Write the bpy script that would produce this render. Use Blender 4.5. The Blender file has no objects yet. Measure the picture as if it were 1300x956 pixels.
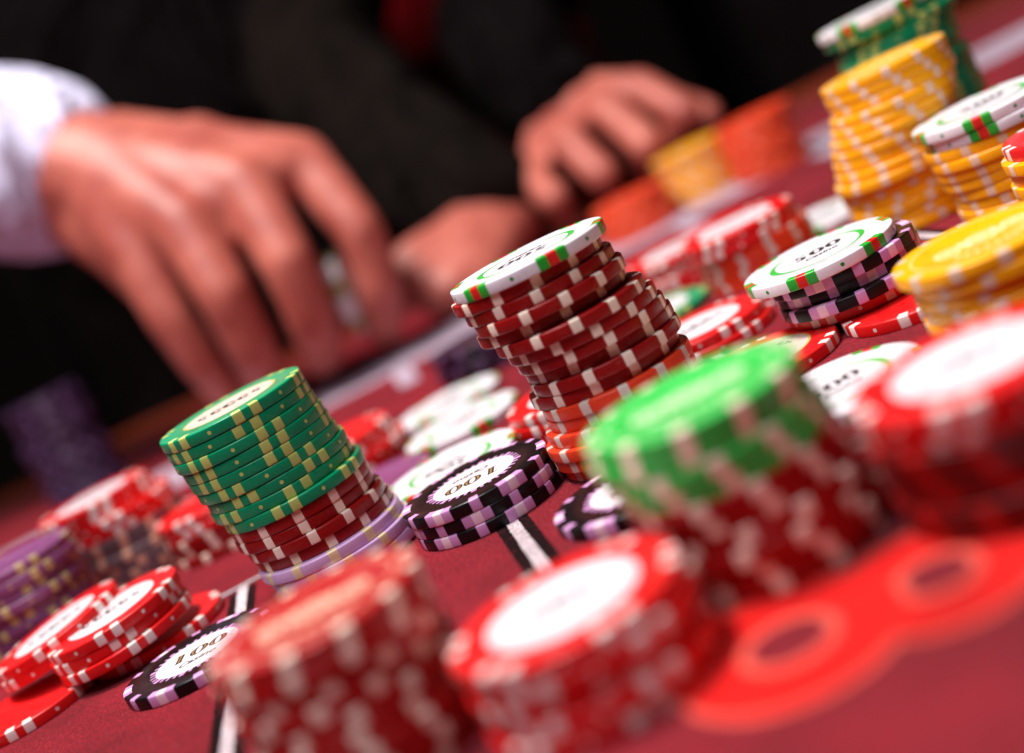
import bpy, bmesh, math, random
from mathutils import Vector, Matrix, Euler

# ------------------------------------------------------------------ camera, world, lamps, exposure
scene = bpy.context.scene
MM = 0.001
R_ = math.radians
rng = random.Random(7)

PITCH, ROLL, CAM_H = R_(8.81), R_(26.87), 88.0
fwd = Vector((0, math.cos(PITCH), -math.sin(PITCH)))
right0 = Vector((1, 0, 0))
up0 = Vector((0, math.sin(PITCH), math.cos(PITCH)))
ix = math.cos(ROLL) * right0 - math.sin(ROLL) * up0
iy = math.sin(ROLL) * right0 + math.cos(ROLL) * up0
cam_data = bpy.data.cameras.new("camera")
cam = bpy.data.objects.new("camera", cam_data)
scene.collection.objects.link(cam)
rot = Matrix((ix, iy, -fwd)).transposed().to_4x4()
cam.matrix_world = Matrix.Translation((0, 0, CAM_H * MM)) @ rot
cam_data.sensor_width = 36.0
cam_data.sensor_fit = 'HORIZONTAL'
cam_data.lens = 1844.5 / 1300 * 36
cam_data.shift_y = -44.5 / 1300
cam_data.clip_start = 0.01
cam_data.clip_end = 20
cam_data.dof.use_dof = True
cam_data.dof.focus_distance = 0.345
cam_data.dof.aperture_fstop = 4.9
cam_data.dof.aperture_blades = 0
scene.camera = cam

world = bpy.data.worlds.new("World")
scene.world = world
world.use_nodes = True
bg = world.node_tree.nodes["Background"]
bg.inputs[0].default_value = (0.30, 0.22, 0.20, 1)
bg.inputs[1].default_value = 0.008

def area(name, loc, target, size, power, col):
    l = bpy.data.lights.new(name, 'AREA')
    l.shape = 'DISK'
    l.size = size
    l.energy = power
    l.color = col
    o = bpy.data.objects.new(name, l)
    scene.collection.objects.link(o)
    o.location = loc
    d = Vector(target) - Vector(loc)
    o.rotation_euler = d.to_track_quat('-Z', 'Y').to_euler()
    return o
# the pendant lamp over the table and an unseen soft fill light added above the camera
area("table_lamp", (-0.22, 0.42, 1.12), (0.0, 0.38, 0.0), 0.26, 22.5, (1.0, 0.94, 0.88))
area("fill_light", (-0.18, -0.06, 0.82), (0.0, 0.36, 0.0), 0.5, 5.6, (0.94, 0.90, 1.0))

scene.view_settings.view_transform = 'Standard'
scene.view_settings.look = 'None'
scene.view_settings.exposure = 0.0
scene.view_settings.gamma = 1.0
scene.view_settings.use_curve_mapping = False
scene.cycles.use_denoising = True
scene.cycles.max_bounces = 8
scene.cycles.sample_clamp_indirect = 6.0

# ------------------------------------------------------------------ helpers
C = scene.collection

def lin(r, g, b):
    f = lambda c: (c / 255) / 12.92 if c <= 10 else (((c / 255) + 0.055) / 1.055) ** 2.4
    return (f(r), f(g), f(b), 1)

def nd(nt, t, **kw):
    n = nt.nodes.new(t)
    for k, v in kw.items():
        setattr(n, k, v)
    return n

def plastic(name, rgb, rough=0.31, var=0.07, bump=0.04, spec=0.5, scale=900.0, scuff=0.16):
    """moulded clay-composite: slightly mottled colour, fine worn relief"""
    m = bpy.data.materials.new(name)
    m.use_nodes = True
    nt = m.node_tree
    b = nt.nodes["Principled BSDF"]
    b.inputs["Specular IOR Level"].default_value = spec
    tc = nd(nt, 'ShaderNodeTexCoord')
    oi = nd(nt, 'ShaderNodeObjectInfo')
    add = nd(nt, 'ShaderNodeVectorMath', operation='ADD')
    nt.links.new(tc.outputs['Object'], add.inputs[0])
    nt.links.new(oi.outputs['Random'], add.inputs[1])
    n1 = nd(nt, 'ShaderNodeTexNoise')
    n1.inputs['Scale'].default_value = 260
    n1.inputs['Detail'].default_value = 6
    n1.inputs['Roughness'].default_value = 0.65
    nt.links.new(add.outputs[0], n1.inputs['Vector'])
    mr = nd(nt, 'ShaderNodeMapRange')
    mr.inputs['From Min'].default_value = 0.3
    mr.inputs['From Max'].default_value = 0.7
    mr.inputs['To Min'].default_value = 1 - var
    mr.inputs['To Max'].default_value = 1 + var * 0.6
    nt.links.new(n1.outputs['Fac'], mr.inputs['Value'])
    mr2 = nd(nt, 'ShaderNodeMapRange')
    mr2.inputs['To Min'].default_value = 1 - var * 0.8
    mr2.inputs['To Max'].default_value = 1 + var * 0.5
    nt.links.new(oi.outputs['Random'], mr2.inputs['Value'])
    mu = nd(nt, 'ShaderNodeMath', operation='MULTIPLY')
    nt.links.new(mr.outputs[0], mu.inputs[0])
    nt.links.new(mr2.outputs[0], mu.inputs[1])
    mix = nd(nt, 'ShaderNodeVectorMath', operation='SCALE')
    mix.inputs[0].default_value = lin(*rgb)[:3]
    nt.links.new(mu.outputs[0], mix.inputs['Scale'])
    n4 = nd(nt, 'ShaderNodeTexNoise')
    n4.inputs['Scale'].default_value = 700
    n4.inputs['Detail'].default_value = 3
    n4.inputs['Distortion'].default_value = 2.5
    nt.links.new(add.outputs[0], n4.inputs['Vector'])
    mr4 = nd(nt, 'ShaderNodeMapRange')
    mr4.inputs['From Min'].default_value = 0.60
    mr4.inputs['From Max'].default_value = 0.72
    mr4.inputs['To Min'].default_value = 0.0
    mr4.inputs['To Max'].default_value = scuff
    nt.links.new(n4.outputs['Fac'], mr4.inputs['Value'])
    dm = nd(nt, 'ShaderNodeMix', data_type='RGBA')
    dm.inputs[7].default_value = (0.34, 0.29, 0.27, 1)
    nt.links.new(mr4.outputs[0], dm.inputs[0])
    nt.links.new(mix.outputs[0], dm.inputs[6])
    nt.links.new(dm.outputs[2], b.inputs['Base Color'])
    mr3 = nd(nt, 'ShaderNodeMapRange')
    mr3.inputs['From Min'].default_value = 0.3
    mr3.inputs['From Max'].default_value = 0.7
    mr3.inputs['To Min'].default_value = rough - 0.08
    mr3.inputs['To Max'].default_value = rough + 0.12
    nt.links.new(n1.outputs['Fac'], mr3.inputs['Value'])
    nt.links.new(mr3.outputs[0], b.inputs['Roughness'])
    n2 = nd(nt, 'ShaderNodeTexNoise')
    n2.inputs['Scale'].default_value = scale
    n2.inputs['Detail'].default_value = 4
    nt.links.new(add.outputs[0], n2.inputs['Vector'])
    bp = nd(nt, 'ShaderNodeBump')
    bp.inputs['Strength'].default_value = bump
    bp.inputs['Distance'].default_value = 0.0004
    nt.links.new(n2.outputs['Fac'], bp.inputs['Height'])
    nt.links.new(bp.outputs[0], b.inputs['Normal'])
    return m

MAT = {}
for k, v in dict(
        white=(230, 226, 233), black=(14, 12, 14), red=(222, 24, 26), green=(0, 148, 98),
        dark_red=(150, 18, 18), orange=(232, 66, 34), yellow=(250, 172, 6), bright_green=(52, 190, 78),
        purple=(128, 70, 116), lilac=(216, 178, 224), grey=(108, 86, 92), crimson=(172, 20, 20), maroon=(96, 5, 7), far_spot=(244, 120, 80), spot_sand=(236, 218, 172), violet=(40, 21, 46), spot_violet=(98, 68, 108),  # maroon, violet and spot_violet have the shade on their stacks worked into the colour
        spot_green=(38, 170, 50), spot_red=(214, 34, 34), spot_pink=(206, 150, 202), spot_pale=(240, 212, 226),
        spot_cream=(250, 230, 210), spot_lime=(188, 208, 112), spot_white=(240, 224, 218), spot_blush=(234, 200, 172),
        spot_silver=(220, 206, 192), spot_peach=(226, 170, 142), spot_gold=(182, 162, 112), dot_green=(30, 140, 52),
        ).items():
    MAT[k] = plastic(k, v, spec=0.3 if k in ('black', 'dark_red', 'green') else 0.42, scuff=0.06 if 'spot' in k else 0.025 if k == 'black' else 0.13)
MAT['paper_white'] = plastic('paper_white', (228, 223, 229), rough=0.3, var=0.04, bump=0.02)
MAT['paper_cream'] = plastic('paper_cream', (214, 200, 186), rough=0.3, var=0.05, bump=0.02)
MAT['ink'] = plastic('ink', (34, 26, 24), rough=0.45, var=0.1)
MAT['ink_grey'] = plastic('ink_grey', (86, 74, 80), rough=0.45, var=0.1)
MAT['gold_ink'] = plastic('gold_ink', (150, 110, 62), rough=0.4, var=0.1)
MAT['ring_green'] = plastic('ring_green', (56, 176, 60), rough=0.4, var=0.1)
MAT['ring_gold'] = plastic('ring_gold', (190, 176, 96), rough=0.4, var=0.1)
MAT['foil_yellow'] = plastic('foil_yellow', (255, 236, 170), rough=0.3, var=0.1)
MAT['foil_green'] = plastic('foil_green', (214, 244, 196), rough=0.3, var=0.1)
MAT['foil_cream'] = plastic('foil_cream', (244, 190, 164), rough=0.35, var=0.1)

def empty(name, loc=(0, 0, 0), rot=(0, 0, 0)):
    o = bpy.data.objects.new(name, None)
    o.empty_display_size = 0.005
    o.location = loc
    o.rotation_euler = rot
    C.objects.link(o)
    return o

def link(name, mesh, parent=None, rz=0.0, loc=(0, 0, 0)):
    o = bpy.data.objects.new(name, mesh)
    C.objects.link(o)
    o.parent = parent
    o.location = loc
    o.rotation_euler = (0, 0, rz)
    return o

def mesh_from(name, verts, faces, mat, smooth=False):
    me = bpy.data.meshes.new(name)
    me.from_pydata([tuple(c * MM for c in v) for v in verts], [], faces)
    me.materials.append(mat)
    if smooth:
        me.polygons.foreach_set('use_smooth', [True] * len(me.polygons))
    me.update()
    return me

# ------------------------------------------------------------------ chip meshes (mm, origin at the centre of the underside)
T, STEP = 3.06, 3.1

def chip_profile(Rc):
    """half section from the underside to the top face, rounded rims"""
    b = 0.42
    pts = [(Rc * 0.5, 0.0), (Rc - b, 0.0)]
    for i in range(1, 4):
        a = math.pi / 2 * i / 3
        pts.append((Rc - b + b * math.sin(a), b - b * math.cos(a)))
    for i in range(0, 4):
        a = math.pi / 2 * i / 3
        pts.append((Rc - b + b * math.cos(a), T - b + b * math.sin(a)))
    return pts

def body_mesh(Rc, mat):
    n = 72
    prof = [(0.0, 0.0)] + chip_profile(Rc) + [(Rc * 0.68, T), (Rc * 0.665, T - 0.12), (0.0, T - 0.12)]
    verts, faces = [], []
    idx = []
    for (r, z) in prof:
        if r == 0.0:
            idx.append([len(verts)])
            verts.append((0, 0, z))
        else:
            idx.append(list(range(len(verts), len(verts) + n)))
            for k in range(n):
                a = 2 * math.pi * k / n
                verts.append((r * math.cos(a), r * math.sin(a), z))
    for p, q in zip(idx, idx[1:]):
        for k in range(n):
            k2 = (k + 1) % n
            if len(p) == 1:
                faces.append((p[0], q[k2], q[k]))
            elif len(q) == 1:
                faces.append((p[k], p[k2], q[0]))
            else:
                faces.append((p[k], p[k2], q[k2], q[k]))
    me = mesh_from('chip_body', verts, faces, mat, smooth=True)
    me.set_sharp_from_angle(angle=R_(40))
    return me

def spot_mesh(Rc, width_deg, mat, wrap=2.3):
    """a coloured block let into the rim: top lip, side and bottom lip"""
    e = 0.018
    prof = chip_profile(Rc)[1:] + [(Rc - wrap, T)]
    prof[0] = (Rc - wrap, 0.0)
    prof.insert(1, (Rc - 0.42, 0.0))
    pts = []
    for (r, z) in prof:
        pr = r + (e if r > Rc - 0.5 else 0)
        pz = z + (e if z > T / 2 else -e) * (1 if abs(z - T / 2) > T / 2 - 0.43 else 0)
        pts.append((pr, pz))
    m = 4
    verts, faces = [], []
    for (r, z) in pts:
        for k in range(m + 1):
            a = R_(width_deg) * (k / m - 0.5)
            verts.append((r * math.cos(a), r * math.sin(a), z))
    for j in range(len(pts) - 1):
        for k in range(m):
            a = j * (m + 1) + k
            faces.append((a, a + 1, a + m + 2, a + m + 1))
    return mesh_from('edge_spot', verts, faces, mat, smooth=True)

def dot_mesh(Rc, rad, mat):
    verts, faces = [(Rc + 0.03, 0, T / 2)], []
    n = 10
    for k in range(n):
        a = 2 * math.pi * k / n
        y = rad * math.cos(a)
        verts.append((math.sqrt(Rc * Rc - y * y) + 0.02, y, T / 2 + rad * math.sin(a)))
    for k in range(n):
        faces.append((0, 1 + k, 1 + (k + 1) % n))
    return mesh_from('edge_dot', verts, faces, mat)

def disc_mesh(name, rad, z, mat, n=56, r_in=0.0, lobes=0, amp=0.0):
    verts, faces = [], []
    for k in range(n):
        a = 2 * math.pi * k / n
        r = rad + amp * (1 if (k * lobes // n) % 2 else 0) if lobes else rad
        verts.append((r * math.cos(a), r * math.sin(a), z))
    if r_in == 0.0:
        faces.append(tuple(range(n)))
    else:
        for k in range(n):
            a = 2 * math.pi * k / n
            verts.append((r_in * math.cos(a), r_in * math.sin(a), z))
        for k in range(n):
            k2 = (k + 1) % n
            faces.append((k, k2, n + k2, n + k))
    return mesh_from(name, verts, faces, mat)

class Ink:
    """flat print: polygons on one plane"""
    def __init__(self, z):
        self.v, self.f, self.z = [], [], z
    def poly(self, pts):
        n = len(self.v)
        self.v += [(x, y, self.z) for x, y in pts]
        self.f.append(tuple(range(n, n + len(pts))))
    def band(self, outer, inner, closed=True):
        n = len(self.v)
        m = len(outer)
        self.v += [(x, y, self.z) for x, y in outer] + [(x, y, self.z) for x, y in inner]
        for k in range(m if closed else m - 1):
            k2 = (k + 1) % m
            self.f.append((n + k, n + k2, n + m + k2, n + m + k))
    def ring(self, cx, cy, a, b, a2, b2, n=24, a0=0, a1=360):
        full = abs(a1 - a0) >= 360
        cnt = n if full else n + 1
        ang = [R_(a0 + (a1 - a0) * k / n) for k in range(cnt)]
        self.band([(cx + a * math.cos(t), cy + b * math.sin(t)) for t in ang],
                  [(cx + a2 * math.cos(t), cy + b2 * math.sin(t)) for t in ang], full)
    def build(self, name, mat, shear=0.0, dy=0.0):
        v = [(x + shear * y, y + dy, z) for x, y, z in self.v]
        return mesh_from(name, v, self.f, mat)

def digits(ink, text, w, h, thick=1.0):
    """broad-nibbed serif figures; thick 1 full stroke, smaller for the inner gold stroke"""
    gap = w * 1.12
    x0 = -gap * (len(text) - 1) / 2
    s = 0.36 * w * thick
    for i, ch in enumerate(text):
        cx = x0 + i * gap
        if ch == '0':
            am = w * 0.36
            ink.ring(cx, h / 2, am + s / 2, h / 2 - (1 - thick) * 0.3, am - s / 2, h / 2 - (0.52 if thick == 1.0 else 0.36))
        elif ch == '1':
            ink.poly([(cx - s / 2, 0.3), (cx + s / 2, 0.3), (cx + s / 2, h), (cx - s / 2, h)])
            if thick == 1.0:
                ink.poly([(cx - 0.34 * w, 0), (cx + 0.34 * w, 0), (cx + 0.34 * w, 0.3), (cx - 0.34 * w, 0.3)])
                ink.poly([(cx - s / 2, h), (cx - s / 2, h - 0.5), (cx - 0.4 * w, h - 1.2), (cx - 0.4 * w, h - 0.9)])
        elif ch == '5':
            ink.poly([(cx - 0.3 * w, h - 0.7), (cx + 0.38 * w, h - 0.55), (cx + 0.42 * w, h + 0.1), (cx - 0.3 * w, h)])
            ink.poly([(cx - 0.3 * w, h * 0.5), (cx - 0.16 * w, h * 0.56), (cx - 0.16 * w, h - 0.7), (cx - 0.3 * w, h - 0.7)])
            ink.ring(cx - 0.04 * w, h * 0.31, 0.42 * w, h * 0.31, 0.42 * w - s, h * 0.31 - 0.5, 20, -150, 128)

_fonts = {}
def script_text(body, size, z, mat, y):
    key = (body, size, z, mat.name, y)
    if key in _fonts:
        return _fonts[key]
    cu = bpy.data.curves.new('lettering', 'FONT')
    cu.body = body
    cu.size = size * MM
    cu.shear = 0.35
    cu.align_x = 'CENTER'
    cu.resolution_u = 2
    cu.offset = 0.00010
    o = bpy.data.objects.new('lettering_tmp', cu)
    C.objects.link(o)
    dg = bpy.context.evaluated_depsgraph_get()
    dg.update()
    me = bpy.data.meshes.new_from_object(o.evaluated_get(dg))
    bpy.data.objects.remove(o)
    me.transform(Matrix.Translation((0, y * MM, z * MM)))
    me.materials.clear()
    me.materials.append(mat)
    _fonts[key] = me
    return me

# kind -> colour, radius, rim pattern
KIND = {
    'white': dict(R=19.7, body='white', pat='triple', a='spot_green', b='spot_red', dot='dot_green', word='white'),
    'black': dict(R=19.4, body='black', pat='triple_single', a='spot_pink', b='spot_pale', word='black'),
    'red': dict(R=19.4, body='red', pat='pair', a='spot_white', dot='spot_white', word='bright red'),
    'green': dict(R=19.5, body='green', pat='pair', a='spot_lime', dot='spot_lime', word='green'),
    'dark_red': dict(R=19.2, body='dark_red', pat='twelve', a='spot_cream', word='dark red'),
    'orange': dict(R=19.2, body='orange', pat='twelve', a='spot_silver', word='orange'),
    'yellow': dict(R=19.2, body='yellow', pat='twelve', a='spot_blush', word='yellow'),
    'bright_green': dict(R=19.2, body='bright_green', pat='twelve', a='spot_cream', word='bright green'),
    'purple': dict(R=19.4, body='purple', pat='pair', a='spot_gold', dot='spot_gold', word='purple'),
    'lilac': dict(R=19.8, body='lilac', pat='twelve', a='spot_sand', word='lilac'),
    'grey': dict(R=19.2, body='grey', pat='twelve', a='spot_peach', word='grey'),
    'crimson': dict(R=19.2, body='crimson', pat='twelve', a='spot_cream', word='crimson'),
    'deep_orange': dict(R=19.2, body='orange', pat='twelve', a='far_spot', word='deep orange'),
    'maroon': dict(R=19.2, body='maroon', pat='twelve', a='crimson', word='maroon'),  # body and spots darkened for the shade low on the near stack
    'violet': dict(R=19.2, body='violet', pat='twelve', a='spot_violet', word='dark violet'),  # tone darkened to carry the shade over the far left stack
}
MESH = {}
def shared(key, fn):
    if key not in MESH:
        MESH[key] = fn()
    return MESH[key]

def add_face(root, kind, Rc, face, turn):
    """the printed or foil-stamped centre of a chip whose face can be seen"""
    z0 = T - 0.06
    if face in ('500', '100', 'cream', 'plain'):
        if face == '100':
            inlay = link('inlay', shared(('in100',), lambda: disc_mesh('inlay', 10.9, z0, MAT['paper_white'], 64)), root, turn)
            link('tooth_ring', shared(('teeth',), teeth_mesh), inlay)
            link('numeral', shared(('n100',), lambda: num_mesh('100', MAT['ink'], z0 + 0.03, 1.0)), inlay)
            link('numeral_gold', shared(('n100g',), lambda: num_mesh('100', MAT['gold_ink'], z0 + 0.05, 0.36)), inlay)  # gold printed centre of each stroke
            link('lettering', script_text('Casino', 3.6, z0 + 0.03, MAT['ink_grey'], -5.6), inlay)
        elif face == '500':
            inlay = link('inlay', shared(('in500',), lambda: disc_mesh('inlay', 12.95, z0, MAT['paper_white'], 64)), root, turn)
            link('ring', shared(('ring500',), ring500_mesh), inlay)
            link('numeral', shared(('n500',), lambda: num_mesh('500', MAT['ink'], z0 + 0.03, 1.0)), inlay)
            link('lettering', script_text('Casino', 3.2, z0 + 0.03, MAT['ink'], -4.6), inlay)
        elif face == 'cream':
            inlay = link('inlay', shared(('incream',), lambda: disc_mesh('inlay', 12.2, z0, MAT['paper_cream'], 64)), root, turn)
            link('ring', shared(('ringcream',), lambda: disc_mesh('ring', 12.9, z0 - 0.015, MAT['ring_gold'], 64, 12.0)), inlay)
            link('ornament', shared(('orn', 'ink'), lambda: ornament_mesh(MAT['ink'], z0 + 0.03)), inlay)
        else:
            inlay = link('inlay', shared(('inplain',), lambda: disc_mesh('inlay', 12.8, z0, MAT['paper_white'], 64)), root, turn)
            link('ornament', shared(('orn', 'grey'), lambda: ornament_mesh(MAT['ink'], z0 + 0.03)), inlay)
    elif face and face.startswith('foil'):
        mat = MAT[face]
        link('foil_mark', shared((face,), lambda: foil_mesh(mat, T - 0.12 + 0.03)), root, turn)
        link('foil_ring', shared((face, 'ring'), lambda: disc_mesh('foil_ring', 15.2, T + 0.02, mat, 56, 14.9)), root, turn)

def num_mesh(text, mat, z, thick):
    ink = Ink(z)
    digits(ink, text, 4.5 if text == '100' else 4.0, 5.6 if text == '100' else 5.2, thick)
    return ink.build('numeral', mat, shear=0.16, dy=-0.9)

def teeth_mesh():
    ink = Ink(T - 0.06 - 0.015)
    n = 34
    for k in range(n):
        a = 2 * math.pi * k / n
        ca, sa = math.cos(a), math.sin(a)
        big = k % 4 == 0
        r0, r1, w = 10.2, 12.35 if not big else 12.75, 0.55 if not big else 0.95
        ink.poly([(r0 * ca - w * sa, r0 * sa + w * ca), (r0 * ca + w * sa, r0 * sa - w * ca),
                  (r1 * ca + w * .7 * sa, r1 * sa - w * .7 * ca), (r1 * ca - w * .7 * sa, r1 * sa + w * .7 * ca)])
    return ink.build('tooth_ring', MAT['spot_pink'])

def ring500_mesh():
    ink = Ink(T - 0.06 + 0.03)
    n = 72
    o, i = [], []
    for k in range(n):
        a = 2 * math.pi * k / n
        w = 0.34 + 0.5 * abs(math.cos(a)) ** 6 + 0.12 * abs(math.sin(2 * a)) ** 8
        o.append(((11.9 + w) * math.cos(a), (11.9 + w * .6) * math.sin(a)))
        i.append(((11.9 - w) * math.cos(a), (11.9 - w * .6) * math.sin(a)))
    ink.band(o, i)
    return ink.build('ring', MAT['ring_green'])

def ornament_mesh(mat, z):
    ink = Ink(z)
    for cx, s in ((-7.4, 1.2), (-3.6, 1.6), (0.2, 1.9), (4.0, 1.6), (7.6, 1.2)):
        ink.ring(cx, 0.4, 1.15 * s, 1.6 * s, 0.4 * s, 0.95 * s, 14, 30, 330)
        ink.poly([(cx - 0.2, -2.6), (cx + 0.9, -2.4), (cx + 0.7, -1.8), (cx - 0.1, -2.0)])
    return ink.build('ornament', mat)

def foil_mesh(mat, z):
    ink = Ink(z)
    for cx, s in ((-7.6, 1.0), (0.0, 1.25), (7.6, 1.0)):
        ink.ring(cx, 0, 2.9 * s, 3.4 * s, 1.7 * s, 2.3 * s, 18)
        ink.ring(cx, 0, 1.2 * s, 1.5 * s, 0.3 * s, 0.4 * s, 12)
    for cx in (-3.8, 3.8):
        ink.poly([(cx - .5, -3.6), (cx + .7, -3.2), (cx + .5, 3.6), (cx - .7, 3.2)])
    for k in range(9):
        a = R_(215 + 12 * k)
        ink.poly([(9.2 * math.cos(a), 9.2 * math.sin(a)), (9.2 * math.cos(a + .13), 9.2 * math.sin(a + .13)),
                  (11.2 * math.cos(a + .11), 11.2 * math.sin(a + .11)), (11.2 * math.cos(a + .02), 11.2 * math.sin(a + .02))])
    return ink.build('foil_mark', mat)

def chip(kind, x, y, z, rz, label, group, face=None, turn=0.0, tilt=(0, 0)):
    """one chip: z (mm) is the height of its underside"""
    K = KIND[kind]
    Rc = K['R']
    root = empty(kind + '_chip', (x * MM, y * MM, z * MM), (tilt[0], tilt[1], 0))
    root['label'] = label
    root['category'] = 'poker chip'
    if group:
        root['group'] = group
    link('body', shared(('body', kind), lambda: body_mesh(Rc, MAT[K['body']])), root, rz)
    W = 7.4
    sa = shared(('spot', kind, 'a'), lambda: spot_mesh(Rc, W, MAT[K['a']]))
    pat = K['pat']
    if pat == 'twelve':
        for k in range(12):
            link('edge_spot', sa, root, rz + R_(30 * k))
    else:
        for k in range(6):
            c = rz + R_(60 * k)
            if pat == 'pair':
                link('edge_spot', sa, root, c - R_(7.0))
                link('edge_spot', sa, root, c + R_(7.0))
            else:
                sb = shared(('spot', kind, 'b'), lambda: spot_mesh(Rc, W, MAT[K['b']]))
                link('edge_spot', sa, root, c - R_(W))
                link('edge_spot', sb, root, c)
                link('edge_spot', sa, root, c + R_(W))
            if pat == 'triple_single':
                link('edge_spot', sa, root, c + R_(30))
            else:
                dm = shared(('dot', kind), lambda: dot_mesh(Rc, 0.52, MAT[K['dot']]))
                link('edge_dot', dm, root, c + R_(30))
    if face:
        add_face(root, kind, Rc, face, turn)
    return root

ORD = ['top', 'second', 'third', 'fourth', 'fifth', 'sixth', 'seventh', 'eighth', 'ninth', 'tenth', 'eleventh',
       'twelfth', 'thirteenth', 'fourteenth', 'fifteenth', 'sixteenth', 'seventeenth', 'eighteenth', 'nineteenth', 'twentieth']

def stack(where, x, y, items, face=None, turn=0.0, jitter=0.35, z0=0.0, lean=(0.0, 0.0)):
    """items from the top down: (kind, dx, dy[, degrees])"""
    n = len(items)
    for i, it in enumerate(items):
        kind, dx, dy = it[:3]
        rz = R_(it[3]) if len(it) > 3 else rng.uniform(0, 2 * math.pi)
        word = KIND[kind]['word']
        if n == 1:
            label = '%s poker chip %s' % (word, where)
        elif i == 0:
            label = '%s poker chip on top of %s' % (word, where)
        elif i == n - 1:
            label = '%s poker chip at the bottom of %s' % (word, where)
        else:
            label = '%s poker chip, %s from top in %s' % (word, ORD[i], where)
        z = z0 + (n - 1 - i) * STEP
        chip(kind, x + dx + z * math.sin(lean[1]) + rng.uniform(-jitter, jitter), y + dy - z * math.sin(lean[0]) + rng.uniform(-jitter, jitter),
             z + abs(math.sin(lean[0])) * 19 + abs(math.sin(lean[1])) * 19, rz, label, where if n > 1 else None,
             face=face if i == 0 else None, turn=turn, tilt=lean)

# ------------------------------------------------------------------ the table
def felt_material(name, rgb, var=0.35, sheen=0.06, wear=0.0):
    m = bpy.data.materials.new(name)
    m.use_nodes = True
    nt = m.node_tree
    b = nt.nodes["Principled BSDF"]
    b.inputs['Roughness'].default_value = 0.95
    b.inputs['Specular IOR Level'].default_value = 0.1
    b.inputs['Sheen Weight'].default_value = sheen
    b.inputs['Sheen Roughness'].default_value = 0.5
    tc = nd(nt, 'ShaderNodeTexCoord')
    n1 = nd(nt, 'ShaderNodeTexNoise')
    n1.inputs['Scale'].default_value = 1500
    n1.inputs['Detail'].default_value = 5
    n1.inputs['Roughness'].default_value = 0.7
    n1.inputs['Distortion'].default_value = 0.8
    nt.links.new(tc.outputs['Object'], n1.inputs['Vector'])
    n2 = nd(nt, 'ShaderNodeTexNoise')
    n2.inputs['Scale'].default_value = 35
    n2.inputs['Detail'].default_value = 4
    nt.links.new(tc.outputs['Object'], n2.inputs['Vector'])
    mr = nd(nt, 'ShaderNodeMapRange')
    mr.inputs['From Min'].default_value = 0.38
    mr.inputs['From Max'].default_value = 0.64
    mr.inputs['To Min'].default_value = 1 - var
    mr.inputs['To Max'].default_value = 1 + var
    nt.links.new(n1.outputs['Fac'], mr.inputs['Value'])
    mr2 = nd(nt, 'ShaderNodeMapRange')
    mr2.inputs['From Min'].default_value = 0.3
    mr2.inputs['From Max'].default_value = 0.7
    mr2.inputs['To Min'].default_value = 0.66
    mr2.inputs['To Max'].default_value = 1.24
    nt.links.new(n2.outputs['Fac'], mr2.inputs['Value'])
    mu = nd(nt, 'ShaderNodeMath', operation='MULTIPLY')
    nt.links.new(mr.outputs[0], mu.inputs[0])
    nt.links.new(mr2.outputs[0], mu.inputs[1])
    sc = nd(nt, 'ShaderNodeVectorMath', operation='SCALE')
    sc.inputs[0].default_value = lin(*rgb)[:3]
    nt.links.new(mu.outputs[0], sc.inputs['Scale'])
    wn = nd(nt, 'ShaderNodeTexNoise')
    wn.inputs['Scale'].default_value = 620
    wn.inputs['Detail'].default_value = 6
    wn.inputs['Roughness'].default_value = 0.75
    nt.links.new(tc.outputs['Object'], wn.inputs['Vector'])
    wr = nd(nt, 'ShaderNodeMapRange')
    wr.inputs['From Min'].default_value = 0.54
    wr.inputs['From Max'].default_value = 0.66
    wr.inputs['To Max'].default_value = wear
    nt.links.new(wn.outputs['Fac'], wr.inputs['Value'])
    wm = nd(nt, 'ShaderNodeMix', data_type='RGBA')
    wm.inputs[7].default_value = lin(120, 40, 50)
    nt.links.new(wr.outputs[0], wm.inputs[0])
    nt.links.new(sc.outputs[0], wm.inputs[6])
    ln = nd(nt, 'ShaderNodeTexNoise')
    ln.inputs['Scale'].default_value = 420
    ln.inputs['Detail'].default_value = 2
    ln.inputs['Distortion'].default_value = 4.0
    nt.links.new(tc.outputs['Object'], ln.inputs['Vector'])
    lr = nd(nt, 'ShaderNodeMapRange')
    lr.inputs['From Min'].default_value = 0.70
    lr.inputs['From Max'].default_value = 0.76
    lr.inputs['To Max'].default_value = 0.5
    nt.links.new(ln.outputs['Fac'], lr.inputs['Value'])
    lm = nd(nt, 'ShaderNodeMix', data_type='RGBA')
    lm.inputs[7].default_value = lin(215, 150, 155)
    nt.links.new(lr.outputs[0], lm.inputs[0])
    nt.links.new(wm.outputs[2], lm.inputs[6])
    nt.links.new(lm.outputs[2], b.inputs['Base Color'])
    bp = nd(nt, 'ShaderNodeBump')
    bp.inputs['Strength'].default_value = 1.0
    bp.inputs['Distance'].default_value = 0.0006
    nt.links.new(n1.outputs['Fac'], bp.inputs['Height'])
    nt.links.new(bp.outputs[0], b.inputs['Normal'])
    return m

FELT = felt_material('felt', (134, 22, 36), 0.6)
PRINT_WHITE = felt_material('print_white', (216, 200, 206), 0.4, 0.06, 0.75)
PRINT_BLACK = felt_material('print_black', (26, 10, 12), 0.3, 0.0, 0.45)
PRINT_RED = felt_material('print_red', (232, 16, 10), 0.12)
PRINT_PINK = felt_material('print_pink', (244, 96, 80), 0.12)
PRINT_LILAC = felt_material('print_lilac', (186, 166, 184), 0.15)
PRINT_DEEP = felt_material('print_deep', (120, 26, 30), 0.2)

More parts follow.
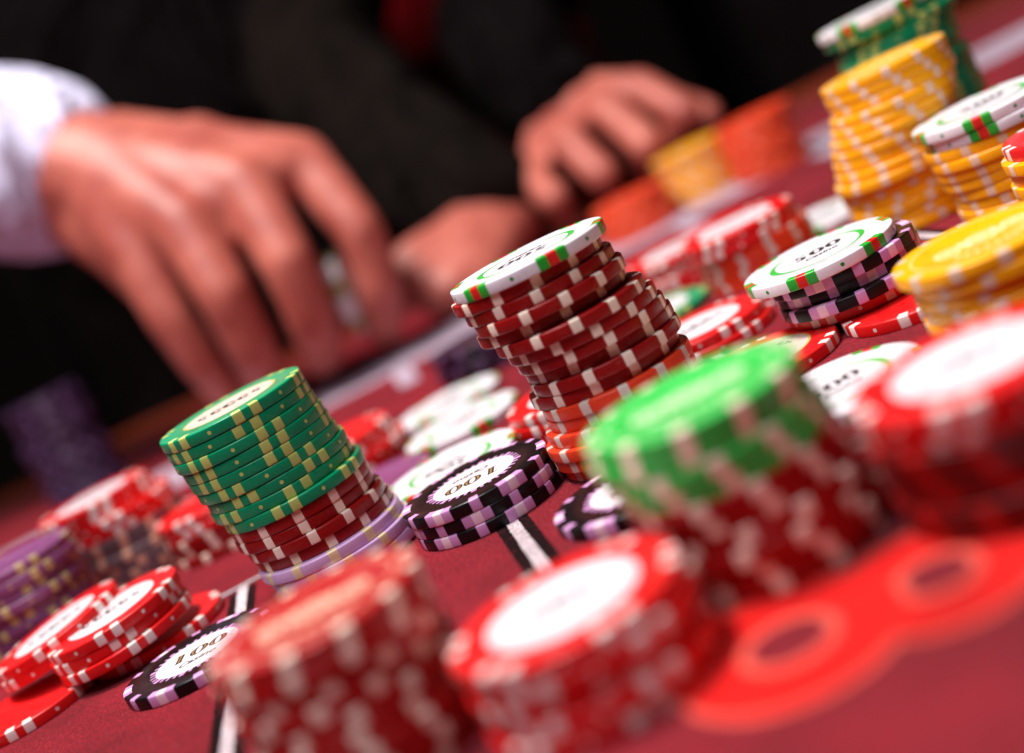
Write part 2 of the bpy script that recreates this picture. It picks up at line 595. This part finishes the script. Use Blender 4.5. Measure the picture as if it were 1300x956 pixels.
table = link('table_felt', mesh_from('table_felt', [(-900, -250, 0), (900, -250, 0), (900, 905, 0), (-900, 905, 0),
                                                     (-900, -250, -25), (900, -250, -25), (900, 905, -25), (-900, 905, -25)],
                                     [(0, 1, 2, 3), (7, 6, 5, 4), (0, 4, 5, 1), (1, 5, 6, 2), (2, 6, 7, 3), (3, 7, 4, 0)], FELT))
table['kind'] = 'structure'

def printed_line(name, p0, p1, w, mat, z, rough=0.12):
    """a screen-printed stripe with slightly ragged edges"""
    a, b = Vector(p0), Vector(p1)
    d = (b - a)
    L = d.length
    d.normalize()
    nrm = Vector((-d.y, d.x))
    n = max(2, int(L / 0.7))
    v, f = [], []
    for k in range(n + 1):
        c = a + d * (L * k / n)
        l = c + nrm * (w / 2 + rng.uniform(-rough, rough))
        r = c - nrm * (w / 2 + rng.uniform(-rough, rough))
        v += [(l.x, l.y, z), (r.x, r.y, z)]
    for k in range(n):
        f.append((2 * k, 2 * k + 1, 2 * k + 3, 2 * k + 2))
    return link(name, mesh_from(name, v, f, mat), table)

# the betting grid is turned a little against the view
GA = R_(5.6)
def grid(u, v):
    """u along the rows, v away from the camera, origin at a crossing"""
    return (-97.0 + u * math.cos(GA) - v * math.sin(GA), 394.0 + u * math.sin(GA) + v * math.cos(GA))
PITCH_U = 71.0
for k in range(-2, 5):
    u = PITCH_U * k
    near = -270 if k < 1 else -165
    printed_line('line_edge', grid(u, near), grid(u, -4.6), 8.2, PRINT_BLACK, 0.06)
    printed_line('line', grid(u, near), grid(u, -2.0), 3.0, PRINT_WHITE, 0.12)
    printed_line('line', grid(u, 190), grid(u, 262), 9.0, PRINT_LILAC, 0.10)
printed_line('line_edge', grid(-300, 0), grid(420, 0), 5.0, PRINT_BLACK, 0.075)
printed_line('line', grid(-300, 0), grid(420, 0), 2.0, PRINT_WHITE, 0.135)
printed_line('border_band', (-900, 612), (900, 745), 66, PRINT_LILAC, 0.14, 0.3)
printed_line('border_stripe', (-900, 838), (900, 885), 70, PRINT_DEEP, 0.09, 0.3)

def flat_ring(name, cx, cy, a, b, ha, hb, z, mat, hdx=0.0):
    n = 48
    v, f = [], []
    for k in range(n):
        t = 2 * math.pi * k / n
        v.append((cx + a * math.cos(t), cy + b * math.sin(t), z))
    for k in range(n):
        t = 2 * math.pi * k / n
        v.append((cx + hdx + ha * math.cos(t), cy + hb * math.sin(t), z))
    for k in range(n):
        k2 = (k + 1) % n
        f.append((k, k2, n + k2, n + k))
    return link(name, mesh_from(name, v, f, mat), table)
# the big red figure 8 printed on the felt in front
flat_ring('numeral_outline', 16.0, 198.0, 18.6, 20.5, 6.2, 6.4, 0.145, PRINT_PINK)
flat_ring('numeral_outline', 39.0, 195.5, 16.2, 18.6, 5.2, 5.6, 0.165, PRINT_PINK)
flat_ring('numeral', 16.0, 198.0, 17.3, 19.2, 8.0, 8.4, 0.185, PRINT_RED)
flat_ring('numeral', 39.0, 195.5, 15.0, 17.4, 6.9, 7.4, 0.205, PRINT_RED)
link('printed_diamond', mesh_from('printed_diamond', [(30, 596, .17), (72, 583, .17), (118, 606, .17), (76, 620, .17)],
                                  [(0, 1, 2, 3)], PRINT_RED), table)

def wood_material():
    m = bpy.data.materials.new('wood')
    m.use_nodes = True
    nt = m.node_tree
    b = nt.nodes["Principled BSDF"]
    b.inputs['Roughness'].default_value = 0.45
    tc = nd(nt, 'ShaderNodeTexCoord')
    mp = nd(nt, 'ShaderNodeMapping')
    mp.inputs['Scale'].default_value = (4, 60, 60)
    nt.links.new(tc.outputs['Object'], mp.inputs['Vector'])
    n1 = nd(nt, 'ShaderNodeTexNoise')
    n1.inputs['Scale'].default_value = 3
    n1.inputs['Detail'].default_value = 8
    nt.links.new(mp.outputs[0], n1.inputs['Vector'])
    cr = nd(nt, 'ShaderNodeValToRGB')
    cr.color_ramp.elements[0].color = lin(96, 30, 14)
    cr.color_ramp.elements[1].color = lin(170, 70, 34)
    nt.links.new(n1.outputs['Fac'], cr.inputs['Fac'])
    nt.links.new(cr.outputs[0], b.inputs['Base Color'])
    return m
WOOD = wood_material()
def bevel_box(name, x0, x1, y0, y1, z0, z1, bev, mat, parent, rz=0.0):
    bm = bmesh.new()
    bmesh.ops.create_cube(bm, size=1)
    for v in bm.verts:
        v.co = Vector(((x0 + x1) / 2 + v.co.x * (x1 - x0), (y0 + y1) / 2 + v.co.y * (y1 - y0), (z0 + z1) / 2 + v.co.z * (z1 - z0))) * MM
    bmesh.ops.bevel(bm, geom=list(bm.edges), offset=bev * MM, segments=3, affect='EDGES')
    me = bpy.data.meshes.new(name)
    bm.to_mesh(me)
    bm.free()
    me.materials.append(mat)
    return link(name, me, parent, rz)
bevel_box('rail', -905, 905, 906, 960, -26, 3, 8, WOOD, table)

# ------------------------------------------------------------------ the chips in focus
DR, OR, YE, WH, BK, RD, GR = 'dark_red', 'orange', 'yellow', 'white', 'black', 'red', 'green'
A_dx = [0, -1.6, 0, 1.0, 0.2, 3.0, 4.6, 5.7, 6.5, 6.5, 4.9, 6.2, 6.0, 4.5, 3.0, 3.4, 4.4]
A_dy = [-1.0, 0.8, -0.4, -2.0, 1.6, -3.0, -1.8, -1.0, 1.2, -1.0, 1.0, -1.6, -0.5, -1.6, -2.2, -1.0, 0.8]
A_k = [WH] + [DR] * 10 + [OR] * 6
A_r = [-77, -88, -97, -84, -85, -92, -86, -83, -87, -80, -74, -92, -90, -95, -88, -84, -90]
stack('the tall stack at centre', 11.8, 338.0,
      [(k, dx, dy, r) for k, dx, dy, r in zip(A_k, A_dx, A_dy, A_r)], face='500', turn=R_(172), jitter=0.1)

B_k = [GR] * 9 + [DR] * 4 + ['lilac'] * 3
B_dx = [0, 0.1, 0.3, 0.9, 1.2, 1.6, 2.5, 2.3, 4.0, 3.9, 3.7, 5.2, 5.6, 6.2, 7.6, 8.4]
B_dy = [0, 0.2, -0.2, 0.1, 0.0, 0.2, 0.3, 0.2, -0.7, 0.0, 0.2, -0.8, 0.2, -1.6, -1.9, -1.2]
B_r = [-71, -76, -63, -67, -69, -55, -51, -72, -91, -87, -86, -88, -80, -84, -80, -78]
stack('the tall green and dark red stack', -69.7, 362.6,
      [(k, dx, dy, r) for k, dx, dy, r in zip(B_k, B_dx, B_dy, B_r)], face='cream', turn=R_(10), jitter=0.1, lean=(R_(1.1), R_(-0.5)))

stack('the short black stack reading 100', -23.2, 343.8,
      [(BK, 0, 0, -63), (BK, 0.5, 0.1, -98), (BK, 0.7, -0.2, -69)], face='100', turn=R_(183), jitter=0.1)

stack('the black stack under the 500 chip', 77.4, 354.1,
      [(WH, 0, 0, -60), (BK, 4.4, 0.5, -64), (BK, 5.4, 2.6, -88), (BK, 5.0, -0.8, -72), (RD, 6.5, 3.0, -78)],
      face='500', turn=R_(-2), jitter=0.1, z0=STEP)
chip('red', 91.5, 337.0, 0, R_(-54), 'bright red poker chip on the felt, jutting out under the black 500 stack', None)
chip('red', 52.5, 345.5, 0, R_(-38), 'bright red poker chip flat on felt left of the black 500 stack', None, 'cream', 0.4)
chip('red', 91.0, 377.5, 0, R_(20), 'bright red poker chip on the felt, hidden behind the black 500 stack', None)

chip('white', -30.0, 384.5, STEP, R_(-68), 'white 500 poker chip lying just behind the black 100 stack', None, '500', R_(160))
chip('red', -32.0, 385.0, 0, R_(-30), 'bright red poker chip under the white chip behind the black 100 stack', None)
stack('the tall yellow stack at upper right', 133.9, 426.2,
      [(YE, dx, dy, r) for dx, dy, r in zip(
          [0, 0, 0.2, -1.5, -2.6, -4.2, -5.2, -5.8, -6.7, -8.2, -7.4, -7.0, -7.2, -6.6, -7.0],
          [0, 0.2, 0.1, -0.8, -0.5, -0.8, -0.4, 0.2, -0.6, -0.8, 1.0, 1.4, 0.8, 1.2, 1.0],
          [-107, -101, -96, -104, -93, -84, -104, -99, -94, -91, -101, -88, -93, -99, -90])], face='foil_yellow', jitter=0.1)
stack('the white topped yellow stack at right edge', 142.5, 389.0,
      [(WH, 0, 0, -118), (WH, 1.6, -0.6, -122), (YE, 0.2, 0.4, -106), (YE, 0.6, -0.6, -104), (YE, 1.0, 0.3, -103),
       (YE, 1.5, 0.3, -104), (YE, 2.6, -0.4, -108), (YE, 3.0, 0, -100), (YE, 2.4, 0, -96)], face='500', turn=R_(-6), jitter=0.1)

# ------------------------------------------------------------------ the near, blurred chips
BG = 'bright_green'
stack('the bright green stack in the foreground', 21.6, 232.5,
      [(BG, 0, 0, -106), (BG, -0.6, 0.5, -105), (BG, 0.6, 0, -98), (BG, 1.2, 0.2, -97), (DR, 2.0, 0, -90), (DR, 2.6, 0.4, -88),
       (DR, 3.4, 0.2, -80), (DR, 3.4, 0, -84), (DR, 4.2, 0.6, -80), (DR, 4.0, 0.4, -76)], face='foil_green', turn=0.0)
stack('the bright red stack at bottom centre', -11.4, 213.4, [(RD, 0, 0, -70), (RD, 0.8, 0, -60), (RD, 0.4, 0.5, -80), (RD, 1.0, 0, -66), (RD, 0.2, -.3, -75)],
      face='plain', turn=0.1)
stack('the cream spotted crimson stack at bottom', -49.0, 231.0, [('crimson', 0, 0, -100)] + [('crimson', rng.uniform(-.6, 1.0), rng.uniform(-.6, .6)) for _ in range(8)],
      face='foil_cream', turn=0.0)
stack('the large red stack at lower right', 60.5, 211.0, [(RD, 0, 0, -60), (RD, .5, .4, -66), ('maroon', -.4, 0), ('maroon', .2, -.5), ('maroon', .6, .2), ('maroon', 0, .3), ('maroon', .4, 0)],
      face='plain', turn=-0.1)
chip('white', 56.0, 294.5, 0, R_(-72), 'white 500 poker chip flat on felt behind the bright green stack', None, '500', R_(10))
stack('the low yellow stack at right', 95.0, 290.5, [(YE, 0, 0, -100), (YE, 3.0, -.8, -92), (YE, 2.4, 0.6, -96), (YE, 3.2, 0, -90), (YE, 2.6, .3, -99), (YE, 3, 0, -94)],
      face='foil_yellow', turn=0.0)
stack('the red capped yellow stack cut by right edge', 144.5, 342.0,
      [(RD, 1.5, 1.0), (YE, 0, 0), (YE, .6, .4), (YE, -.3, 0), (YE, .4, .3), (YE, 0, 0), (YE, .3, -.3)], face='plain')

# bottom left: leaning red chips, a black one, neighbours
chip('black', -100.6, 337.7, 0, R_(-50), 'black 100 poker chip lying flat at bottom left', None, '100', R_(6))
tl = R_(-4.0)
for i, (x, y, z, lab) in enumerate([
        (-126.0, 376.0, 11.2, 'upper red poker chip of three leaning together at bottom left'),
        (-126.8, 376.6, 8.1, 'middle red poker chip of three leaning together at bottom left'),
        (-125.6, 375.0, 5.0, 'lowest red poker chip of three leaning together at bottom left')]):
    chip('red', x, y, z, R_(-82 + 9 * i), lab, 'three red chips leaning at bottom left', 'plain' if i == 0 else None, 0.3, (R_(1.5), tl))
for i, (x, y, z, lab) in enumerate([
        (-146.0, 390.0, 11.6, 'topmost tilted red poker chip at bottom left edge'),
        (-146.6, 390.4, 8.5, 'tilted red poker chip directly under the topmost one at bottom left')]):
    chip('red', x, y, z, R_(-84 + 12 * i), lab, 'two tilted red chips at bottom left', 'plain' if i == 0 else None, 0.2, (R_(1.0), R_(-8.5)))
chip('red', -120.5, 381.0, 0, 0.3, 'red poker chip flat on felt propping the three leaning chips', None)
chip('red', -156.5, 372.0, 0, R_(-20), 'red poker chip flat on felt in front at bottom left corner', None)
stack('the red and grey stack at left', -147.5, 479.0,
      [(RD, 0, 0, -70), (RD, .6, 0, -76), (RD, 5.2, -.5, -82), (RD, 5.0, 0, -74), ('grey', 5.8, 0), ('grey', 6.4, .4), ('grey', 6.0, 0), ('grey', 7.4, .2),
       ('grey', 7.0, 0), ('grey', 6.6, 0)], face='plain', turn=0.1)
stack('the red stack behind the tall green stack', -110.0, 462.0, [(RD, 0, 0), (RD, 1.0, .4), (DR, .4, 0), (DR, 1.2, .2), (DR, .6, 0)])
stack('the purple stack at left edge', -164.0, 430.0, [('purple', rng.uniform(-1, 1), rng.uniform(-.6, .6)) for _ in range(10)])
chip('red', -213.0, 452.0, 0, 0.4, 'red poker chip beside the purple stack at left edge', None, 'plain', 0.1)

# the middle distance
chip('black', 10.0, 298.0, 0, R_(-66), 'black poker chip flat on felt right of the short black stack', None, '100', R_(60))
chip('purple', -56.5, 424.5, 0, 0.7, 'purple poker chip flat on felt behind the tall green stack', None)
stack('the red stack left of the white chips', -67.0, 473.0, [(RD, 0, 0), (RD, 1.2, .3), (RD, 3.0, 0), (RD, 2.4, .5)])
chip('white', -25.6, 451.3, 0, R_(-72), 'nearer of two white poker chips flat on felt left of centre stack', None, '500', R_(20))
chip('white', -29.0, 495.0, 0, R_(-58), 'farther of two white poker chips flat on felt left of centre stack', None, '500', R_(40))
stack('the low red stack behind the centre stack', 8.5, 392.0, [(RD, 0, 0, -70), (RD, -.6, .2, -66), (RD, .2, 0, -72)], face='plain')
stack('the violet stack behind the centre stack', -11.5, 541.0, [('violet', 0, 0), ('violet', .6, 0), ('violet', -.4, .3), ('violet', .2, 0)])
stack('the red pair right of centre stack', 48.5, 400.7, [(RD, 0, 0, -72), (RD, 1.0, -.6, -60)], face='plain', turn=0.2)
chip('green', 45.1, 467.3, 0, R_(-70), 'green poker chip flat on felt right of the centre stack', None, 'plain', 0.3)
stack('the orange stack behind 500 chip', 81.0, 461.0, [(RD, 0, 0, -68), (RD, .5, 0, -74), (OR, 2.6, -.5, -88), (OR, 3.0, 0, -88), (OR, 2.4, .4, -90), (OR, 3, 0, -86)],
      face='plain', turn=0.1)
stack('the smaller red stack beyond the centre', 67.0, 512.0, [(RD, 0, 0), (RD, .8, .4), (RD, -.4, 0), (RD, .2, .2)], face='plain')
chip('white', 114.0, 488.0, 0, R_(-60), 'white poker chip flat on felt left of the tall yellow stack', None, '500', 0.2)
stack('the tall white topped green stack at top right', 151.5, 467.0,
      [(WH, 0, 0, -78), (GR, 1.0, 0, -86), (GR, 5.0, .5, -78)] + [(GR, 2.5 + rng.uniform(-.8, .8), rng.uniform(-.5, .5), -80 + rng.uniform(-5, 5)) for _ in range(16)], face='500')
stack('the far yellow stack in top right corner', 243.0, 488.0, [(YE, rng.uniform(-.6, .6), 0) for _ in range(14)], face='foil_yellow')
# across the table
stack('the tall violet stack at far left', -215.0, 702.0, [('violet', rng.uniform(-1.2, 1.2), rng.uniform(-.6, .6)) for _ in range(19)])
stack('the orange stack below the fist', 80.0, 690.0, [('deep_orange', rng.uniform(-.6, .6), 0) for _ in range(6)])
stack('the far yellow stack beside the fist', 119.0, 708.0, [(YE, rng.uniform(-.8, .8), 0) for _ in range(8)])
stack('the far orange stack right of the fist', 146.0, 674.0, [('deep_orange', rng.uniform(-.6, .6), 0) for _ in range(9)])
# held on edge between finger and thumb
for i, x in enumerate((-62.5, -59.3)):
    chip('white', x, 686.0, 38.0, 0.3 + i, ('outer', 'inner')[i] + ' white poker chip held on edge between fingers of the reaching hand',
         'white chips held in the reaching hand', None, 0, (R_(4), R_(90)))

# ------------------------------------------------------------------ the players
def skin_material():
    m = bpy.data.materials.new('skin')
    m.use_nodes = True
    nt = m.node_tree
    b = nt.nodes["Principled BSDF"]
    b.inputs['Roughness'].default_value = 0.5
    b.inputs['Subsurface Weight'].default_value = 0.15
    b.inputs['Subsurface Radius'].default_value = (0.006, 0.002, 0.001)
    tc = nd(nt, 'ShaderNodeTexCoord')
    n1 = nd(nt, 'ShaderNodeTexNoise')
    n1.inputs['Scale'].default_value = 45
    n1.inputs['Detail'].default_value = 6
    nt.links.new(tc.outputs['Object'], n1.inputs['Vector'])
    cr = nd(nt, 'ShaderNodeValToRGB')
    cr.color_ramp.elements[0].position = 0.3
    cr.color_ramp.elements[0].color = lin(156, 70, 60)
    cr.color_ramp.elements[1].position = 0.7
    cr.color_ramp.elements[1].color = lin(198, 112, 96)
    nt.links.new(n1.outputs['Fac'], cr.inputs['Fac'])
    nt.links.new(cr.outputs[0], b.inputs['Base Color'])
    return m

def cloth_material(name, rgb, scale=220):
    m = bpy.data.materials.new(name)
    m.use_nodes = True
    nt = m.node_tree
    b = nt.nodes["Principled BSDF"]
    b.inputs['Roughness'].default_value = 0.9
    b.inputs['Specular IOR Level'].default_value = 0.03
    tc = nd(nt, 'ShaderNodeTexCoord')
    n1 = nd(nt, 'ShaderNodeTexNoise')
    n1.inputs['Scale'].default_value = scale
    n1.inputs['Detail'].default_value = 5
    nt.links.new(tc.outputs['Object'], n1.inputs['Vector'])
    mr = nd(nt, 'ShaderNodeMapRange')
    mr.inputs['From Min'].default_value = 0.3
    mr.inputs['From Max'].default_value = 0.7
    mr.inputs['To Min'].default_value = 0.75
    mr.inputs['To Max'].default_value = 1.25
    nt.links.new(n1.outputs['Fac'], mr.inputs['Value'])
    sc = nd(nt, 'ShaderNodeVectorMath', operation='SCALE')
    sc.inputs[0].default_value = lin(*rgb)[:3]
    nt.links.new(mr.outputs[0], sc.inputs['Scale'])
    nt.links.new(sc.outputs[0], b.inputs['Base Color'])
    n2 = nd(nt, 'ShaderNodeTexNoise')
    n2.inputs['Scale'].default_value = 14
    n2.inputs['Detail'].default_value = 3
    n2.inputs['Distortion'].default_value = 1.2
    mp = nd(nt, 'ShaderNodeMapping')
    mp.inputs['Rotation'].default_value = (0.4, 0.6, 0.3)
    mp.inputs['Scale'].default_value = (1.0, 1.0, 0.35)
    nt.links.new(tc.outputs['Object'], mp.inputs['Vector'])
    nt.links.new(mp.outputs[0], n2.inputs['Vector'])
    bp = nd(nt, 'ShaderNodeBump')
    bp.inputs['Strength'].default_value = 1.0
    bp.inputs['Distance'].default_value = 0.06
    nt.links.new(n2.outputs['Fac'], bp.inputs['Height'])
    nt.links.new(bp.outputs[0], b.inputs['Normal'])
    return m

SKIN = skin_material()
SUIT = cloth_material('suit', (12, 8, 9))
SLEEVE = cloth_material('sleeve', (20, 15, 13))
SHIRT = cloth_material('shirt', (214, 212, 240))
CLOTH_GOLD = cloth_material('gold_cloth', (84, 56, 22))
WINE = cloth_material('wine', (96, 8, 14))

def tube_into(bm, pts):
    """a chain of overlapping tapered segments with rounded joints; pts: (x, y, z, radius) in mm"""
    for (p, q) in zip(pts, pts[1:]):
        a, b = Vector(p[:3]), Vector(q[:3])
        d = (b - a)
        L = d.length
        if L < 1e-6:
            continue
        qt = d.to_track_quat('Z', 'Y')
        n, rings = 14, []
        prof = []
        for i in range(0, 5):
            t = math.pi / 2 * (1 - i / 4)
            prof.append((-p[3] * math.sin(t), max(p[3] * math.cos(t), 0.02)))
        for i in range(0, 5):
            t = math.pi / 2 * i / 4
            prof.append((L + q[3] * math.sin(t), max(q[3] * math.cos(t), 0.02)))
        for (h, r) in prof:
            rings.append([bm.verts.new((a + qt @ Vector((r * math.cos(2 * math.pi * k / n), r * math.sin(2 * math.pi * k / n), h))) * MM)
                          for k in range(n)])
        for u, w in zip(rings, rings[1:]):
            for k in range(n):
                bm.faces.new((u[k], u[(k + 1) % n], w[(k + 1) % n], w[k]))
        bm.faces.new(list(reversed(rings[0])))
        bm.faces.new(rings[-1])

def fused(name, chains, mat, parent, voxel=2.6, smooth=8):
    """one continuous surface grown round the chains"""
    bm = bmesh.new()
    for ch in chains:
        tube_into(bm, ch)
    me = bpy.data.meshes.new(name + '_cage')
    bm.to_mesh(me)
    bm.free()
    o = bpy.data.objects.new(name + '_cage', me)
    C.objects.link(o)
    r = o.modifiers.new('r', 'REMESH')
    r.mode = 'VOXEL'
    r.voxel_size = voxel * MM
    s = o.modifiers.new('s', 'SMOOTH')
    s.factor = 0.5
    s.iterations = smooth
    dg = bpy.context.evaluated_depsgraph_get()
    dg.update()
    out = bpy.data.meshes.new_from_object(o.evaluated_get(dg))
    bpy.data.objects.remove(o)
    out.name = name
    out.materials.clear()
    out.materials.append(mat)
    out.polygons.foreach_set('use_smooth', [True] * len(out.polygons))
    return link(name, out, parent)

def rel(pts, dx=0, dy=0, dz=0):
    return [(x + dx, y + dy, z + dz, r) for x, y, z, r in pts]

hand_reach = [
    [(-252.2, 781.0, 204.6, 37), (-187.3, 746.5, 170.2, 34.7), (-155.8, 723.0, 148.4, 32.5), (-132.7, 711.5, 135.0, 30.2)],
    [(-131.3, 718.3, 140.4, 26.9), (-49.2, 692.4, 101.8, 13.8), (-39.4, 671.1, 63.1, 11.6), (-43.0, 672.5, 34.2, 10.5), (-51.4, 683.7, 15.5, 8.8)],
    [(-131.9, 711.9, 136.7, 26.9), (-76.8, 674.0, 103.9, 14.9), (-73.1, 653.9, 65.5, 12.7), (-76.3, 656.4, 37.0, 11.6), (-81.8, 667.7, 18.2, 9.4)],
    [(-132.7, 706.6, 133.0, 26.9), (-107.6, 665.0, 99.9, 14.9), (-104.5, 649.1, 65.0, 12.7), (-105.8, 654.0, 36.5, 11.6), (-109.5, 666.9, 20.7, 9.4)],
    [(-134.0, 703.8, 129.6, 26.9), (-135.5, 677.0, 101.1, 13.8), (-134.0, 665.6, 65.4, 11), (-131.7, 668.6, 39.5, 9.9), (-131.0, 677.7, 22.3, 8.3)],
    [(-133.2, 724.0, 139.2, 24.6), (-90.5, 727.0, 98.3, 15.5), (-81.5, 728.6, 55.1, 12.7), (-77.6, 713.2, 27.8, 10.5)],
    [(-49.2, 692.4, 101.8, 13.2), (-77.4, 678.6, 104.0, 14.4), (-108.7, 670.9, 100.1, 14.4), (-135.7, 680.7, 102.2, 13.2)],
    [(-92.8, 705.3, 127.4, 19), (-116.0, 696.0, 120.5, 20.2)],
    [(-154.0, 719.1, 130.8, 25), (-143.0, 702.1, 108.0, 20), (-138.0, 691.3, 84.0, 14.7)],
]
hand_rest = [
    [(-14.0, 880.0, 92.0, 31), (8.0, 815.0, 55.0, 27), (24.0, 764.0, 30.0, 22)],
    [(23.2, 763.0, 30.3, 22), (-7.1, 741.3, 35.3, 11.5), (-26.3, 729.2, 35.7, 10), (-37.9, 726.8, 32.1, 8.5)],
    [(22.2, 762.7, 28.4, 22), (-6.0, 726.0, 27.0, 11.5), (-23.1, 714.5, 25.0, 10), (-33.5, 714.0, 21.6, 8.5)],
    [(21.2, 757.8, 26.0, 20), (-1.8, 717.0, 19.0, 11), (-14.2, 707.4, 15.7, 9.5), (-23.2, 707.0, 12.4, 8)],
    [(20.1, 753.0, 24.6, 18), (6.0, 718.8, 14.6, 10), (-5.3, 708.9, 11.5, 8.5), (-12.7, 708.6, 9.7, 7.5)],
    [(16.7, 763.8, 30.8, 14), (-13.9, 769.8, 32.9, 10), (-33.2, 764.9, 30.5, 9)],
]
hand_fist = [
    [(84.0, 919.3, 135.0, 34), (80.0, 863.8, 101.6, 30), (83.3, 818.3, 70.4, 24)],
    [(90, 812, 66, 17), (114, 788, 60, 11), (121.6, 779.4, 57.8, 10.5), (133.3, 752.2, 36.9, 10), (124.5, 764.4, 26.0, 9)],
    [(85, 810, 65, 17), (95, 784, 60, 11), (98.9, 767.2, 56.7, 10.5), (106.6, 737.1, 31.7, 10), (105.4, 756.4, 21.5, 9)],
    [(80, 810, 62, 17), (75, 782, 55, 10.5), (73.1, 759.3, 50.1, 10), (79.0, 735.3, 29.1, 9.3), (80.7, 756.4, 22.5, 8.5)],
    [(76, 810, 60, 16), (56, 784, 48, 10), (49.2, 763.0, 41.0, 9.5), (52.0, 740.9, 28.8, 9), (54.6, 760.4, 22.9, 8)],
    [(91.6, 817.7, 65.4, 16), (129.0, 808.8, 48.3, 11), (149.1, 784.0, 28.8, 9)],
]
# player on the left: right arm reaches in, left hand rests on the table
p1 = empty('person', (-0.12, 1.06, -0.30))
p1['label'] = 'person in dark jacket with white cuff, hand reaching for chips'
p1['category'] = 'person'
p1['group'] = 'players across the table'
inv1 = Matrix.Translation((0.12, -1.06, 0.30))
torso1 = [[(-145, 1070, -280, 150), (-145, 1080, 60, 148), (-145, 1085, 250, 140)],
          [(-300, 1075, 300, 70), (40, 1075, 300, 70)], [(-120, 1075, 320, 60), (-120, 1065, 430, 55)]]
arm1r = [[(-300, 1075, 300, 60), (-440, 930, 245, 50), (-252.2, 781.0, 204.6, 37)]]
arm1l = [[(30, 1075, 300, 58), (-40, 1000, 170, 44), (-14, 880, 92, 31)]]
def to_local(o, inv):
    o.data.transform(inv)
b = fused('body', torso1 + arm1r + arm1l + hand_reach + hand_rest, SKIN, p1, 3.0, 5)
to_local(b, inv1)
grow = lambda chs, g: [[(x, y, z, r + g) for x, y, z, r in ch] for ch in chs]
j = fused('jacket', grow(torso1[:2], 12) + grow([[(-300, 1075, 300, 60), (-440, 930, 245, 50), (-304, 812, 223, 40)]], 12), SUIT, p1, 7, 4)
to_local(j, inv1)
sl = fused('sleeve', grow([[(30, 1075, 300, 58), (-40, 1000, 170, 44), (-14, 880, 92, 33), (2, 835, 66, 30), (16, 790, 43, 26), (20, 778, 38, 25)]], 12), SLEEVE, p1, 6, 4)
to_local(sl, inv1)
cf = fused('shirt_cuff', grow([[(-304, 812, 223, 38), (-216, 762, 185.4, 37), (-172, 735.5, 160.5, 36.5)]], 11), SHIRT, p1, 4, 3)
to_local(cf, inv1)
tie = fused('lapel', [[(18, 912, 300, 8), (0, 905, 232, 8), (4, 898, 196, 7)]], CLOTH_GOLD, p1, 4, 3)
to_local(tie, inv1)

p2 = empty('person', (0.38, 1.09, -0.30))
p2['label'] = 'person in black jacket whose fist rests beside yellow and orange chips'
p2['category'] = 'person'
p2['group'] = 'players across the table'
inv2 = Matrix.Translation((-0.38, -1.09, 0.30))
torso2 = [[(380, 1100, -280, 150), (380, 1105, 60, 155), (380, 1110, 250, 140)],
          [(190, 1100, 300, 70), (560, 1100, 300, 70)], [(380, 1095, 320, 60), (380, 1085, 430, 55)]]
arm2r = [[(190, 1100, 300, 62), (160, 1010, 195, 48), (84.0, 919.3, 135.0, 34)]]
arm2l = [[(560, 1100, 300, 62), (640, 1010, 120, 48), (480, 990, 40, 34)]]
b = fused('body', torso2 + arm2r + arm2l + hand_fist, SKIN, p2, 3.0, 5)
to_local(b, inv2)
j = fused('jacket', grow(torso2[:2] + arm2l, 12) + grow([[(190, 1100, 300, 62), (160, 1010, 195, 48), (82, 905, 128, 35), (78, 872, 108, 32), (80, 828, 78, 26), (83, 816, 70, 24)]], 7), SUIT, p2, 7, 4)
to_local(j, inv2)

# a dark red panel of the room shows between the two players
panel = empty('wall_panel', (0.06, 1.30, -0.3))
panel['label'] = 'dark red panel behind the table between the two players'
panel['category'] = 'panel'
bevel_box('board', -110, 110, 0, 30, 0, 900, 6, WINE, panel)
for k in (-1, 1):
    bevel_box('moulding', k * 116 - 6, k * 116 + 6, -6, 30, 0, 900, 2, WINE, panel)
